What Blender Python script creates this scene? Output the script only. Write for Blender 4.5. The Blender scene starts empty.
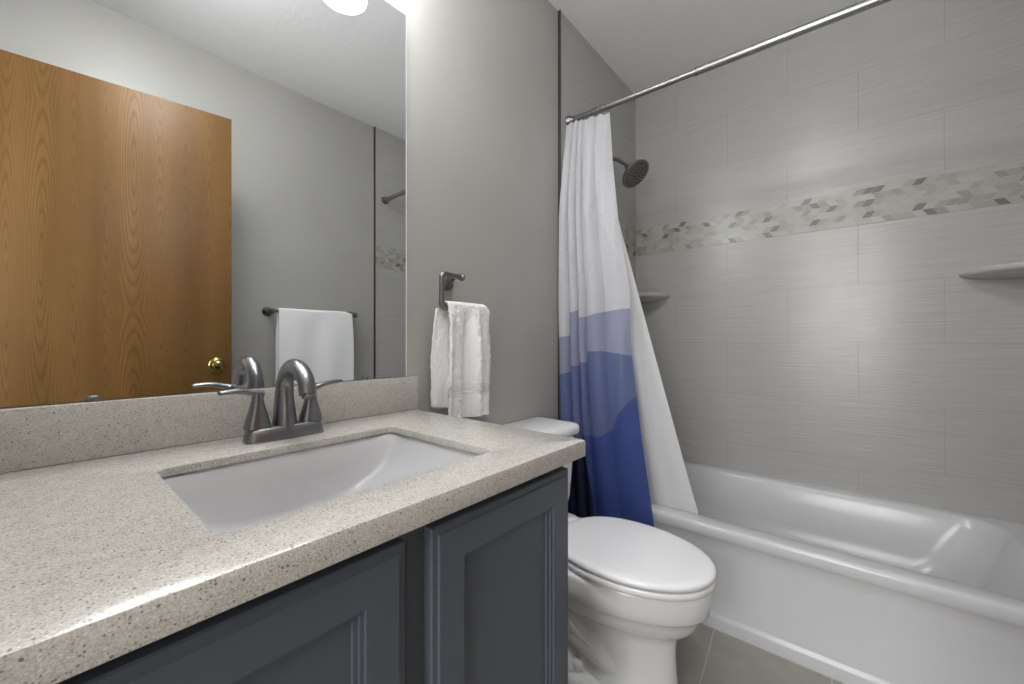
import bpy, bmesh, math, random
from mathutils import Vector, Matrix, noise
from math import sin, cos, pi, radians
random.seed(4)
C = bpy.context.scene.collection

# ------------------------------------------------------------ camera, world, exposure
cam_d = bpy.data.cameras.new('camera')
cam = bpy.data.objects.new('camera', cam_d); C.objects.link(cam)
cam.location = (0, -1.003, 1.034)
cam.rotation_euler = (radians(90), 0, radians(40.15 - 90))
cam_d.sensor_width = 36; cam_d.lens = 403.3 / 1024 * 36
cam_d.shift_y = -0.9 / 1024; cam_d.clip_start = 0.01
sc = bpy.context.scene
sc.camera = cam
w = bpy.data.worlds.new('world'); sc.world = w; w.use_nodes = True
w.node_tree.nodes['Background'].inputs[0].default_value = (0.8, 0.85, 0.9, 1)
w.node_tree.nodes['Background'].inputs[1].default_value = 0.15
sc.view_settings.view_transform = 'Standard'; sc.view_settings.look = 'None'
sc.cycles.diffuse_bounces = 12; sc.cycles.max_bounces = 16
sc.view_settings.exposure = 3.27; sc.view_settings.gamma = 1; sc.view_settings.use_curve_mapping = False
LAMP_EMIT = 3.0
CEIL_EMIT = 3.6
HALL_W = 4.0

def area(name, loc, rot, sx, sy, watt, col=(1, 1, 1)):
    l = bpy.data.lights.new(name, 'AREA'); l.shape = 'RECTANGLE'; l.size = sx; l.size_y = sy
    l.energy = watt; l.color = col
    o = bpy.data.objects.new(name, l); C.objects.link(o); o.location = loc; o.rotation_euler = rot
    return o
# added fill light in the hall, shining in through the open doorway
area('hall_fill_light', (-1.27, -0.85, 1.45), (0, radians(-90), 0), 1.3, 1.0, HALL_W, (1.0, 1.0, 1.0))

# ------------------------------------------------------------ materials
def new_mat(name):
    m = bpy.data.materials.new(name); m.use_nodes = True
    nt = m.node_tree; return m, nt, nt.nodes['Principled BSDF']
def srgb(r, g, b):
    f = lambda c: (c/255/12.92) if c/255 <= 0.04045 else ((c/255+0.055)/1.055)**2.4
    return (f(r), f(g), f(b), 1)
def N(nt, t, **k):
    n = nt.nodes.new(t)
    for a, b in k.items():
        if a.startswith('i_'): n.inputs[a[2:]].default_value = b
        else: setattr(n, a, b)
    return n
def math_n(nt, op, a, b=None, c=None):
    n = nt.nodes.new('ShaderNodeMath'); n.operation = op
    for i, v in enumerate((a, b, c)):
        if v is None: continue
        if isinstance(v, (int, float)): n.inputs[i].default_value = v
        else: nt.links.new(v, n.inputs[i])
    return n.outputs[0]
def ramp(nt, fac, stops):
    n = nt.nodes.new('ShaderNodeValToRGB'); e = n.color_ramp.elements
    while len(e) < len(stops): e.new(0.5)
    for i, (p, c) in enumerate(stops): e[i].position = p; e[i].color = c
    nt.links.new(fac, n.inputs[0]); return n.outputs[0]
def mix(nt, fac, a, b, mode='MIX'):
    n = nt.nodes.new('ShaderNodeMix'); n.data_type = 'RGBA'; n.blend_type = mode
    for i, v in ((0, fac), (6, a), (7, b)):
        if isinstance(v, (int, float)): n.inputs[i].default_value = v
        elif isinstance(v, tuple): n.inputs[i].default_value = v
        else: nt.links.new(v, n.inputs[i])
    return n.outputs[2]
def bump(nt, bs, h, dist, strength=1.0):
    n = nt.nodes.new('ShaderNodeBump'); n.inputs['Distance'].default_value = dist
    n.inputs['Strength'].default_value = strength
    nt.links.new(h, n.inputs['Height']); nt.links.new(n.outputs[0], bs.inputs['Normal'])
def geo_pos(nt):
    return nt.nodes.new('ShaderNodeNewGeometry').outputs['Position']
def plain(name, col, rough=0.5, metal=0.0, coat=0.0, spec=0.5):
    m, nt, b = new_mat(name)
    b.inputs['Base Color'].default_value = col; b.inputs['Roughness'].default_value = rough
    b.inputs['Metallic'].default_value = metal; b.inputs['Coat Weight'].default_value = coat
    b.inputs['Coat Roughness'].default_value = 0.05
    b.inputs['Specular IOR Level'].default_value = spec
    return m
M = {}
# wall paint: warm grey eggshell with roller stipple
m, nt, b = new_mat('wall_paint'); p = geo_pos(nt)
n = N(nt, 'ShaderNodeTexNoise', i_Scale=220.0, i_Detail=3.0); nt.links.new(p, n.inputs['Vector'])
n2 = N(nt, 'ShaderNodeTexNoise', i_Scale=3.0, i_Detail=2.0); nt.links.new(p, n2.inputs['Vector'])
nt.links.new(ramp(nt, n2.outputs[0], [(0.3, srgb(169, 168, 163)), (0.7, srgb(174, 173, 168))]), b.inputs['Base Color'])
b.inputs['Roughness'].default_value = 0.42
bump(nt, b, n.outputs[0], 0.0006); M['paint'] = m
# ceiling with knock-down texture
m, nt, b = new_mat('ceiling_paint'); p = geo_pos(nt)
n = N(nt, 'ShaderNodeTexNoise', i_Scale=26.0, i_Detail=4.0, i_Roughness=0.6, i_Distortion=0.8); nt.links.new(p, n.inputs['Vector'])
r = ramp(nt, n.outputs[0], [(0.50, (0, 0, 0, 1)), (0.60, (1, 1, 1, 1))])
b.inputs['Base Color'].default_value = srgb(242, 242, 244); b.inputs['Roughness'].default_value = 0.8
bump(nt, b, r, 0.0008, 0.5); M['ceiling'] = m
M['white_paint'] = plain('white_trim_paint', srgb(220, 219, 215), 0.35)
# wall tile: rows of 0.2584, joints every 0.5168 staggered by half, fine horizontal ridges
def tile_mat(name, axis, j0):
    m, nt, b = new_mat(name); p = geo_pos(nt)
    s = N(nt, 'ShaderNodeSeparateXYZ'); nt.links.new(p, s.inputs[0])
    h = s.outputs[axis]; z = s.outputs[2]
    T = 0.2584
    above = math_n(nt, 'GREATER_THAN', z, 1.62)
    zz = math_n(nt, 'ADD', math_n(nt, 'SUBTRACT', z, 1.0251), math_n(nt, 'MULTIPLY', above, 0.104 ))
    row = math_n(nt, 'DIVIDE', zz, T)
    rowi = math_n(nt, 'FLOOR', row); rf = math_n(nt, 'SUBTRACT', row, rowi)
    par = math_n(nt, 'MODULO', math_n(nt, 'SUBTRACT', math_n(nt, 'ADD', rowi, 11.0), above), 2.0)
    hh = math_n(nt, 'DIVIDE', math_n(nt, 'SUBTRACT', h, j0), 2*T)
    hh = math_n(nt, 'ADD', hh, math_n(nt, 'MULTIPLY', par, 0.5))
    hh = math_n(nt, 'ADD', hh, 20.0)
    hi = math_n(nt, 'FLOOR', hh); hf = math_n(nt, 'SUBTRACT', hh, hi)
    dz = math_n(nt, 'MULTIPLY', math_n(nt, 'MINIMUM', rf, math_n(nt, 'SUBTRACT', 1.0, rf)), T)
    dh = math_n(nt, 'MULTIPLY', math_n(nt, 'MINIMUM', hf, math_n(nt, 'SUBTRACT', 1.0, hf)), 2*T)
    d = math_n(nt, 'MINIMUM', dz, dh)
    grout = math_n(nt, 'LESS_THAN', d, 0.0008)
    # ridges
    mp = N(nt, 'ShaderNodeMapping'); nt.links.new(p, mp.inputs[0])
    mp.inputs['Scale'].default_value = (2.2, 2.2, 120)
    nn = N(nt, 'ShaderNodeTexNoise', i_Scale=2.0, i_Detail=3.0, i_Roughness=0.55); nt.links.new(mp.outputs[0], nn.inputs['Vector'])
    wn = N(nt, 'ShaderNodeTexWhiteNoise', noise_dimensions='2D')
    cx = N(nt, 'ShaderNodeCombineXYZ'); nt.links.new(rowi, cx.inputs[0]); nt.links.new(hi, cx.inputs[1]); nt.links.new(cx.outputs[0], wn.inputs['Vector'])
    base = ramp(nt, nn.outputs[0], [(0.3, srgb(171, 170, 167)), (0.7, srgb(183, 182, 179))])
    base = mix(nt, math_n(nt, 'MULTIPLY', wn.outputs[0], 0.05), base, srgb(150, 147, 141))
    base = mix(nt, grout, base, srgb(160, 157, 152))
    nt.links.new(base, b.inputs['Base Color'])
    b.inputs['Roughness'].default_value = 0.24
    hgt = math_n(nt, 'SUBTRACT', nn.outputs[0], math_n(nt, 'MULTIPLY', grout, 0.5))
    bump(nt, b, hgt, 0.0012, 0.6)
    return m
M['tile_y'] = tile_mat('ridged_wall_tile_long', 1, -0.5065)
M['tile_x'] = tile_mat('ridged_wall_tile_short', 0, 2.10)
M['schluter'] = plain('bronze_edge_strip', srgb(88, 84, 80), 0.35, 0.7)
# mosaic tones
TONES = [(172, 171, 163), (163, 162, 153), (179, 178, 170), (150, 149, 141), (119, 118, 112)]
M['mosaic'] = [plain('mosaic_tone_%s' % n_, srgb(*c), 0.25) for n_, c in zip(('pale', 'sand', 'light', 'grey', 'dark'), TONES)]
M['mosaic_grout'] = plain('mosaic_grout', srgb(176, 175, 168), 0.7)
# floor tile
m, nt, b = new_mat('floor_tile'); p = geo_pos(nt)
s = N(nt, 'ShaderNodeSeparateXYZ'); nt.links.new(p, s.inputs[0])
def grid(nt, v, o, T):
    a = math_n(nt, 'DIVIDE', math_n(nt, 'SUBTRACT', v, o), T)
    a = math_n(nt, 'ADD', a, 20.0); i = math_n(nt, 'FLOOR', a); f = math_n(nt, 'SUBTRACT', a, i)
    return i, math_n(nt, 'MULTIPLY', math_n(nt, 'MINIMUM', f, math_n(nt, 'SUBTRACT', 1.0, f)), T)
yy = math_n(nt, 'SUBTRACT', s.outputs[1], math_n(nt, 'MULTIPLY', s.outputs[0], 0.10))
i1, d1 = grid(nt, yy, -0.782, 0.33); i2, d2 = grid(nt, s.outputs[0], 0.965, 0.61)
g = math_n(nt, 'LESS_THAN', math_n(nt, 'MINIMUM', d1, d2), 0.0022)
nn = N(nt, 'ShaderNodeTexNoise', i_Scale=4.0, i_Detail=5.0, i_Roughness=0.6, i_Distortion=0.6); nt.links.new(p, nn.inputs['Vector'])
base = ramp(nt, nn.outputs[0], [(0.3, srgb(140, 138, 129)), (0.7, srgb(161, 158, 149))])
nt.links.new(mix(nt, g, base, srgb(176, 174, 166)), b.inputs['Base Color']); b.inputs['Roughness'].default_value = 0.4
M['floor'] = m
# speckled quartz
m, nt, b = new_mat('speckled_quartz'); p = geo_pos(nt)
n1 = N(nt, 'ShaderNodeTexNoise', i_Scale=55.0, i_Detail=3.0); nt.links.new(p, n1.inputs['Vector'])
base = ramp(nt, n1.outputs[0], [(0.35, srgb(180, 176, 169)), (0.65, srgb(192, 189, 182))])
nx = N(nt, 'ShaderNodeTexNoise', i_Scale=520.0, i_Detail=1.0); nt.links.new(p, nx.inputs['Vector'])
base = mix(nt, 0.35, base, ramp(nt, nx.outputs[0], [(0.4, srgb(150, 145, 137)), (0.6, srgb(212, 209, 203))]))
for scale, thr, rnd, col in ((340.0, 0.32, 0.74, srgb(132, 125, 116)), (300.0, 0.30, 0.87, srgb(96, 90, 83)), (330.0, 0.30, 0.74, srgb(216, 213, 207)), (190.0, 0.25, 0.93, srgb(84, 79, 74))):
    v = N(nt, 'ShaderNodeTexVoronoi', i_Scale=scale); nt.links.new(p, v.inputs['Vector'])
    sp = N(nt, 'ShaderNodeSeparateColor'); nt.links.new(v.outputs['Color'], sp.inputs[0])
    k = math_n(nt, 'MULTIPLY', math_n(nt, 'LESS_THAN', v.outputs['Distance'], thr), math_n(nt, 'GREATER_THAN', sp.outputs[0], rnd))
    base = mix(nt, math_n(nt, 'MULTIPLY', k, 0.70), base, col)
nt.links.new(base, b.inputs['Base Color']); b.inputs['Roughness'].default_value = 0.2
M['quartz'] = m
M['porcelain'] = plain('white_porcelain', srgb(243, 243, 244), 0.08)
M['sink'] = plain('sink_porcelain', srgb(246, 246, 247), 0.10)
M['acrylic'] = plain('tub_acrylic', srgb(205, 205, 207), 0.20)
M['seat'] = plain('toilet_seat_plastic', srgb(240, 240, 241), 0.22)
M['shelf'] = plain('shelf_ceramic', srgb(190, 189, 185), 0.2)
# cabinet paint
m, nt, b = new_mat('cabinet_paint'); p = geo_pos(nt)
mp = N(nt, 'ShaderNodeMapping'); nt.links.new(p, mp.inputs[0]); mp.inputs['Scale'].default_value = (90, 90, 6)
nn = N(nt, 'ShaderNodeTexNoise', i_Scale=1.5, i_Detail=4.0); nt.links.new(mp.outputs[0], nn.inputs['Vector'])
b.inputs['Base Color'].default_value = srgb(90, 97, 108)
b.inputs['Roughness'].default_value = 0.36
bump(nt, b, nn.outputs[0], 0.0005, 0.6); M['cabinet'] = m
# brushed nickel
def brushed(name, col, rough):
    m, nt, b = new_mat(name); p = geo_pos(nt)
    mp = N(nt, 'ShaderNodeMapping'); nt.links.new(p, mp.inputs[0]); mp.inputs['Scale'].default_value = (20, 20, 300)
    nn = N(nt, 'ShaderNodeTexNoise', i_Scale=1.0, i_Detail=2.0); nt.links.new(mp.outputs[0], nn.inputs['Vector'])
    b.inputs['Base Color'].default_value = col; b.inputs['Metallic'].default_value = 1
    nt.links.new(ramp(nt, nn.outputs[0], [(0.3, (rough-.01,)*3+(1,)), (0.7, (rough+.02,)*3+(1,))]), b.inputs['Roughness'])
    return m
M['nickel'] = brushed('brushed_nickel', srgb(142, 142, 145), 0.32)
M['gunmetal'] = brushed('dark_brushed_nickel', srgb(138, 137, 137), 0.32)
M['rod'] = brushed('satin_steel', srgb(165, 165, 163), 0.32)
M['darkhole'] = plain('dark_rubber', srgb(40, 40, 40), 0.6)
M['brass'] = plain('polished_brass', srgb(150, 136, 86), 0.16, 1.0)
M['chrome'] = plain('chrome', srgb(205, 206, 208), 0.08, 1.0)
M['mirror'] = plain('mirror_silver', (0.86, 0.87, 0.87, 1), 0.0, 1.0)
M['glass_edge'] = plain('mirror_ground_edge', srgb(240, 242, 241), 0.3, 0.0)
M['clear_clip'] = plain('clear_plastic_clip', srgb(120, 122, 124), 0.2, 0.4)
# terry towel
def terry(name, col, amp):
    m, nt, b = new_mat(name); p = geo_pos(nt)
    n1 = N(nt, 'ShaderNodeTexNoise', i_Scale=330.0, i_Detail=2.0); nt.links.new(p, n1.inputs['Vector'])
    n2 = N(nt, 'ShaderNodeTexNoise', i_Scale=45.0, i_Detail=3.0); nt.links.new(p, n2.inputs['Vector'])
    b.inputs['Base Color'].default_value = col; b.inputs['Roughness'].default_value = 0.95
    b.inputs['Sheen Weight'].default_value = 0.3
    b.inputs['Specular IOR Level'].default_value = 0.1
    h = math_n(nt, 'ADD', n1.outputs[0], math_n(nt, 'MULTIPLY', n2.outputs[0], 0.8))
    bump(nt, b, h, amp); return m
M['terry'] = terry('white_terry', srgb(253, 253, 253), 0.0035)
M['towel_smooth'] = terry('white_cotton', srgb(242, 242, 244), 0.0012)
# fabric for curtain
def fabric(name, col, transp, transl, bmp=0.0012):
    m = bpy.data.materials.new(name); m.use_nodes = True; nt = m.node_tree; nt.nodes.clear()
    out = nt.nodes.new('ShaderNodeOutputMaterial')
    p = geo_pos(nt)
    mp = N(nt, 'ShaderNodeMapping'); nt.links.new(p, mp.inputs[0]); mp.inputs['Scale'].default_value = (30, 30, 140)
    nn = N(nt, 'ShaderNodeTexNoise', i_Scale=4.0, i_Detail=3.0); nt.links.new(mp.outputs[0], nn.inputs['Vector'])
    v_ = bmp/0.0012; c2 = tuple(min(1, x*(1+0.12*v_)) for x in col[:3])+(1,); c1 = tuple(x*(1-0.1*v_) for x in col[:3])+(1,)
    colr = ramp(nt, nn.outputs[0], [(0.3, c1), (0.7, c2)])
    d = nt.nodes.new('ShaderNodeBsdfDiffuse'); t = nt.nodes.new('ShaderNodeBsdfTranslucent'); tr = nt.nodes.new('ShaderNodeBsdfTransparent')
    g = nt.nodes.new('ShaderNodeBsdfGlossy'); g.inputs['Roughness'].default_value = 0.4
    nt.links.new(colr, d.inputs[0]); nt.links.new(colr, t.inputs[0])
    bm_ = nt.nodes.new('ShaderNodeBump'); bm_.inputs['Distance'].default_value = bmp; nt.links.new(nn.outputs[0], bm_.inputs['Height'])
    nt.links.new(bm_.outputs[0], d.inputs['Normal'])
    a = nt.nodes.new('ShaderNodeMixShader'); a.inputs[0].default_value = transl
    nt.links.new(d.outputs[0], a.inputs[1]); nt.links.new(t.outputs[0], a.inputs[2])
    a3 = nt.nodes.new('ShaderNodeMixShader'); a3.inputs[0].default_value = 0.03
    nt.links.new(a.outputs[0], a3.inputs[1]); nt.links.new(g.outputs[0], a3.inputs[2])
    a2 = nt.nodes.new('ShaderNodeMixShader'); a2.inputs[0].default_value = transp
    nt.links.new(a3.outputs[0], a2.inputs[1]); nt.links.new(tr.outputs[0], a2.inputs[2])
    nt.links.new(a2.outputs[0], out.inputs[0])
    return m
CURT = [fabric('curtain_white', srgb(224, 224, 229), 0.20, 0.3),
        fabric('curtain_pale_grey', srgb(219, 219, 225), 0.21, 0.3),
        fabric('curtain_lavender', srgb(156, 159, 188), 0.16, 0.3),
        fabric('curtain_slate_blue', srgb(98, 112, 158), 0.10, 0.3),
        fabric('curtain_royal_blue', srgb(64, 82, 150), 0.04, 0.3),
        fabric('curtain_navy', srgb(34, 38, 66), 0.0, 0.1)]
M['liner'] = fabric('frosted_liner', srgb(246, 246, 246), 0.14, 0.22, 0.0002)
# oak veneer
m, nt, b = new_mat('oak_veneer')
tc = N(nt, 'ShaderNodeTexCoord'); s = N(nt, 'ShaderNodeSeparateXYZ'); nt.links.new(tc.outputs['Object'], s.inputs[0])
W_ = 0.082
nz = N(nt, 'ShaderNodeTexNoise', i_Scale=5.0, i_Detail=2.0, i_Distortion=0.3)
mpn = N(nt, 'ShaderNodeMapping'); nt.links.new(tc.outputs['Object'], mpn.inputs[0]); mpn.inputs['Scale'].default_value = (1.2, 1, 0.45); nt.links.new(mpn.outputs[0], nz.inputs['Vector'])
xi = math_n(nt, 'DIVIDE', s.outputs[0], W_)
ii = math_n(nt, 'FLOOR', xi); ff = math_n(nt, 'SUBTRACT', math_n(nt, 'SUBTRACT', xi, ii), 0.5)
wn = N(nt, 'ShaderNodeTexWhiteNoise', noise_dimensions='1D'); nt.links.new(ii, wn.inputs['W'])
zo = math_n(nt, 'ADD', s.outputs[2], math_n(nt, 'MULTIPLY', wn.outputs[0], 3.0))
zc = math_n(nt, 'SUBTRACT', math_n(nt, 'FRACT', math_n(nt, 'MULTIPLY', zo, 0.85)), 0.5)
wob = math_n(nt, 'MULTIPLY', math_n(nt, 'SUBTRACT', nz.outputs[0], 0.5), 0.9)
lx = math_n(nt, 'ADD', ff, math_n(nt, 'MULTIPLY', wob, 0.35))
r2 = math_n(nt, 'ADD', math_n(nt, 'MULTIPLY', math_n(nt, 'MULTIPLY', lx, lx), math_n(nt, 'ADD', 2.0, math_n(nt, 'MULTIPLY', wn.outputs[0], 9.0))), math_n(nt, 'MULTIPLY', math_n(nt, 'MULTIPLY', zc, zc), 3.4))
rr = math_n(nt, 'SQRT', math_n(nt, 'ADD', r2, 0.002))
phase = math_n(nt, 'MULTIPLY', math_n(nt, 'ADD', rr, math_n(nt, 'MULTIPLY', wob, 0.45)), 48.0)
ring = math_n(nt, 'POWER', math_n(nt, 'ADD', math_n(nt, 'MULTIPLY', math_n(nt, 'SINE', phase), 0.5), 0.5), 3.0)
mp = N(nt, 'ShaderNodeMapping'); nt.links.new(tc.outputs['Object'], mp.inputs[0]); mp.inputs['Scale'].default_value = (260, 200, 7)
fn = N(nt, 'ShaderNodeTexNoise', i_Scale=1.5, i_Detail=4.0, i_Roughness=0.7); nt.links.new(mp.outputs[0], fn.inputs['Vector'])
ns = N(nt, 'ShaderNodeTexNoise', i_Scale=2.0, i_Detail=2.0)
mp2 = N(nt, 'ShaderNodeMapping'); nt.links.new(tc.outputs['Object'], mp2.inputs[0]); mp2.inputs['Scale'].default_value = (5, 3, 0.4); nt.links.new(mp2.outputs[0], ns.inputs['Vector'])
base = ramp(nt, ns.outputs[0], [(0.3, srgb(98, 71, 33)), (0.7, srgb(122, 90, 47))])
base = mix(nt, math_n(nt, 'MULTIPLY', ring, 0.40), base, srgb(66, 43, 18))
base = mix(nt, math_n(nt, 'MULTIPLY', ramp(nt, fn.outputs[0], [(0.5, (0, 0, 0, 1)), (0.62, (1, 1, 1, 1))]), 0.28), base, srgb(74, 50, 28))
base = mix(nt, math_n(nt, 'MULTIPLY', wn.outputs[0], 0.22), base, srgb(94, 66, 38))
nt.links.new(base, b.inputs['Base Color']); b.inputs['Roughness'].default_value = 0.42; b.inputs['Specular IOR Level'].default_value = 0.25
M['oak'] = m
# lamp diffusers, the first for the added ceiling fill light
m, nt, b = new_mat('ceiling_fill_diffuser')
b.inputs['Base Color'].default_value = (0.9, 0.9, 0.9, 1); b.inputs['Emission Color'].default_value = (0.98, 0.99, 1.0, 1)
b.inputs['Emission Strength'].default_value = CEIL_EMIT; M['ceiling_fill'] = m
m, nt, b = new_mat('lamp_diffuser')
b.inputs['Base Color'].default_value = (0.9, 0.9, 0.9, 1); b.inputs['Emission Color'].default_value = (0.97, 0.985, 1.0, 1)
b.inputs['Emission Strength'].default_value = LAMP_EMIT; M['lamp'] = m

# ------------------------------------------------------------ mesh helpers
def obj(name, bm, mats, parent=None, smooth=35, recalc=True, loc=None):
    if recalc: bmesh.ops.recalc_face_normals(bm, faces=bm.faces)
    me = bpy.data.meshes.new(name); bm.to_mesh(me); bm.free()
    for mt in (mats if isinstance(mats, (list, tuple)) else [mats]): me.materials.append(mt)
    if smooth:
        me.polygons.foreach_set('use_smooth', [True]*len(me.polygons))
        if smooth < 180: me.set_sharp_from_angle(angle=radians(smooth))
    o = bpy.data.objects.new(name, me); C.objects.link(o)
    if parent is not None:
        o.parent = parent
        o.location = -Vector(parent.location) if loc is None else loc
        if parent.rotation_euler.z and loc is None: o.location = (0, 0, 0)
    return o
def thing(name, label, cat, loc=(0, 0, 0), rz=0, group=None):
    o = bpy.data.objects.new(name, None); C.objects.link(o); o.empty_display_size = 0.05
    o.location = loc; o.rotation_euler = (0, 0, rz); tag(o, label, cat, group); return o
def tag(o, label, cat, group=None):
    o['label'] = label; o['category'] = cat
    if group: o['group'] = group
    return o
def struct(o): o['kind'] = 'structure'; return o
def box(bm, x0, x1, y0, y1, z0, z1, bev=0, seg=2, mat=0):
    r = bmesh.ops.create_cube(bm, size=1)['verts']
    for v in r:
        v.co = ((x0+x1)/2 + v.co.x*(x1-x0), (y0+y1)/2 + v.co.y*(y1-y0), (z0+z1)/2 + v.co.z*(z1-z0))
    fs = set(f for v in r for f in v.link_faces)
    for f in fs: f.material_index = mat
    if bev:
        es = list(set(e for v in r for e in v.link_edges))
        bmesh.ops.bevel(bm, geom=es, offset=bev, segments=seg, affect='EDGES', profile=0.5, clamp_overlap=True)
    return bm
def B(*a, **k): return box(bmesh.new(), *a, **k)
def loft(bm, secs, cap=True, mat=0, closed=True):
    rows = [[bm.verts.new(p) for p in s] for s in secs]
    n = len(rows[0])
    for a, b_ in zip(rows[:-1], rows[1:]):
        for i in range(n if closed else n-1):
            f = bm.faces.new((a[i], a[(i+1) % n], b_[(i+1) % n], b_[i])); f.material_index = mat
    if cap:
        for r in (rows[0], rows[-1]):
            try: bm.faces.new(r).material_index = mat
            except ValueError: pass
    return bm
def tube(bm, pts, rad, n=16, mat=0, cap=True, flat=1.0, flat_axis=None):
    pts = [Vector(p) for p in pts]; secs = []
    if not isinstance(rad, (list, tuple)): rad = [rad]*len(pts)
    up = Vector((0, 0, 1)); prev = None
    for i, p in enumerate(pts):
        t = (pts[min(i+1, len(pts)-1)] - pts[max(i-1, 0)]).normalized()
        if prev is None:
            a = Vector(flat_axis) if flat_axis else (up if abs(t.z) < 0.9 else Vector((1, 0, 0)))
        else: a = prev
        a = (a - t*a.dot(t)).normalized(); prev = a; b_ = t.cross(a)
        r = rad[i]; ra, rb = r if isinstance(r, tuple) else (r, r*flat)
        secs.append([p + a*cos(2*pi*k/n)*ra + b_*sin(2*pi*k/n)*rb for k in range(n)])
    return loft(bm, secs, cap, mat)
def lathe(bm, prof, center=(0, 0, 0), axis=(0, 0, 1), n=32, mat=0):
    ax = Vector(axis).normalized(); q = ax.to_track_quat('Z', 'Y'); c = Vector(center)
    secs = [[c + q @ Vector((r*cos(2*pi*k/n), r*sin(2*pi*k/n), h)) for k in range(n)] for r, h in prof]
    return loft(bm, secs, True, mat)
def catmull(P, n=8):
    P = [Vector(p) for p in P]; out = []
    for i in range(len(P)-1):
        a, b_, c, d = P[max(i-1, 0)], P[i], P[i+1], P[min(i+2, len(P)-1)]
        for k in range(n):
            t = k/n
            out.append(0.5*((2*b_) + (c-a)*t + (2*a-5*b_+4*c-d)*t*t + (3*b_-a-3*c+d)*t**3))
    out.append(P[-1]); return out
def rrect(x0, x1, y0, y1, r, z, n=8):
    out = []
    for cx, cy, a0 in ((x1-r, y1-r, 0), (x0+r, y1-r, 90), (x0+r, y0+r, 180), (x1-r, y0+r, 270)):
        for k in range(n+1):
            a = radians(a0+90*k/n); out.append((cx+r*cos(a), cy+r*sin(a), z))
    return out
def interp(x, pts):
    if x <= pts[0][0]: return pts[0][1]
    for (a, va), (b_, vb) in zip(pts[:-1], pts[1:]):
        if x <= b_: return va + (vb-va)*(x-a)/(b_-a)
    return pts[-1][1]

# ------------------------------------------------------------ room shell
XL, XR, YF, H = -0.12, 2.326, -1.52, 2.505
XT = 1.5117           # where the tile begins
struct(obj('floor', B(-1.4, XR+0.1, YF-0.1, 0.1, -0.1, 0), M['floor'], smooth=0))
struct(obj('ceiling', B(-1.4, XR+0.1, YF-0.1, 0.1, H, H+0.1), M['ceiling'], smooth=0))
struct(obj('wall_back', B(XL-0.1, XR+0.1, 0.0, 0.1, 0, H), M['paint'], smooth=0))
struct(obj('wall_front', B(XL-0.1, XR+0.1, YF-0.1, YF, 0, H), M['paint'], smooth=0))
struct(obj('wall_right', B(XR, XR+0.1, YF, 0, 0, H), M['tile_y'], smooth=0))
bm = bmesh.new()
box(bm, XL-0.1, XL, -0.62, 0, 0, H); box(bm, XL-0.1, XL, YF, -1.32, 0, H); box(bm, XL-0.1, XL, -1.32, -0.62, 2.09, H)
struct(obj('wall_left', bm, M['paint'], smooth=0))
bm = bmesh.new()
box(bm, -1.4, -1.3, YF-0.1, 0.1, 0, H); box(bm, -1.3, XL-0.1, 0.0, 0.1, 0, H); box(bm, -1.3, XL-0.1, YF-0.1, YF, 0, H)
struct(obj('wall_hall', bm, M['paint'], smooth=0))
# tiled panels at both short ends of the tub
for nm, y0, y1 in (('wall_shower_back', -0.010, 0.0), ('wall_shower_front', YF, YF+0.010)):
    bm = bmesh.new(); box(bm, XT, XR, y0, y1, 0, H)
    struct(obj(nm, bm, M['tile_x'], smooth=0))
struct(obj('trim_1', B(XT-0.006, XT, -0.013, 0, 0, H), M['schluter'], smooth=0))
struct(obj('trim_2', B(XT-0.006, XT, YF, YF+0.013, 0, H), M['schluter'], smooth=0))
struct(obj('baseboard_back', B(0.72, XT-0.006, -0.014, 0, 0, 0.085, bev=0.004), M['white_paint']))
struct(obj('baseboard_front', B(XL, XT-0.006, YF, YF+0.014, 0, 0.085, bev=0.004), M['white_paint']))
# mosaic band, real little lozenges in three walls
def mosaic(name, L, place, seed):
    rnd = random.Random(seed); bm = bmesh.new(); z0, z1 = 1.5419, 1.6963
    rows = 6; rh = (z1-z0)/rows; wd = 0.031; sk = 0.017; t = 0.0015
    c = [place(a, z, d) for z in (z0, z1) for a in (0, L) for d in (0,)]
    vs = [bm.verts.new(place(a, z, 0.001)) for a, z in ((0, z0), (L, z0), (L, z1), (0, z1))]
    bm.faces.new(vs).material_index = 5
    for r in range(rows):
        za, zb = z0+r*rh+0.0007, z0+(r+1)*rh-0.0007
        sgn = 1 if r % 2 else -1
        k = -1
        while k*wd < L+0.05:
            a0 = k*wd + (sk if r % 2 == 0 else 0)
            lo = a0+0.0008; hi = a0+wd-0.0008
            q = rnd.random(); mi = 4 if q > 0.93 else 3 if q > 0.82 else 1 if q > 0.55 else 0 if q > 0.25 else 2
            pts = [(lo, za), (hi, za), (hi+sk*sgn, zb), (lo+sk*sgn, zb)]
            pts = [(min(max(a, 0), L), z) for a, z in pts]
            if abs(pts[1][0]-pts[0][0]) > 0.004 or abs(pts[2][0]-pts[3][0]) > 0.004:
                mid = [(sum(p_[0] for p_ in pts)/4, sum(p_[1] for p_ in pts)/4)]
                try:
                    f = bm.faces.new([bm.verts.new(place(a, z, t+0.001)) for a, z in pts]); f.material_index = mi
                except ValueError: pass
            k += 1
    return struct(obj(name, bm, M['mosaic']+[M['mosaic_grout']], smooth=0, recalc=False))
mosaic('trim_3', 1.50, lambda a, z, d: (XR-d, -0.010-a, z), 1)
mosaic('trim_4', XR-XT, lambda a, z, d: (XR-a, -0.010-d, z), 2)
mosaic('trim_5', XR-XT, lambda a, z, d: (XT+a, YF+0.010+d, z), 3)

# ------------------------------------------------------------ bathtub
tub = thing('bathtub', 'white alcove bathtub with a plain apron along the tiled wall', 'bathtub', (1.95, -0.76, 0))
TX0, TX1, TY0, TY1, TZ = 1.5786, XR-0.001, -1.509, -0.011, 0.3675
bm = bmesh.new()
secs = []
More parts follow.
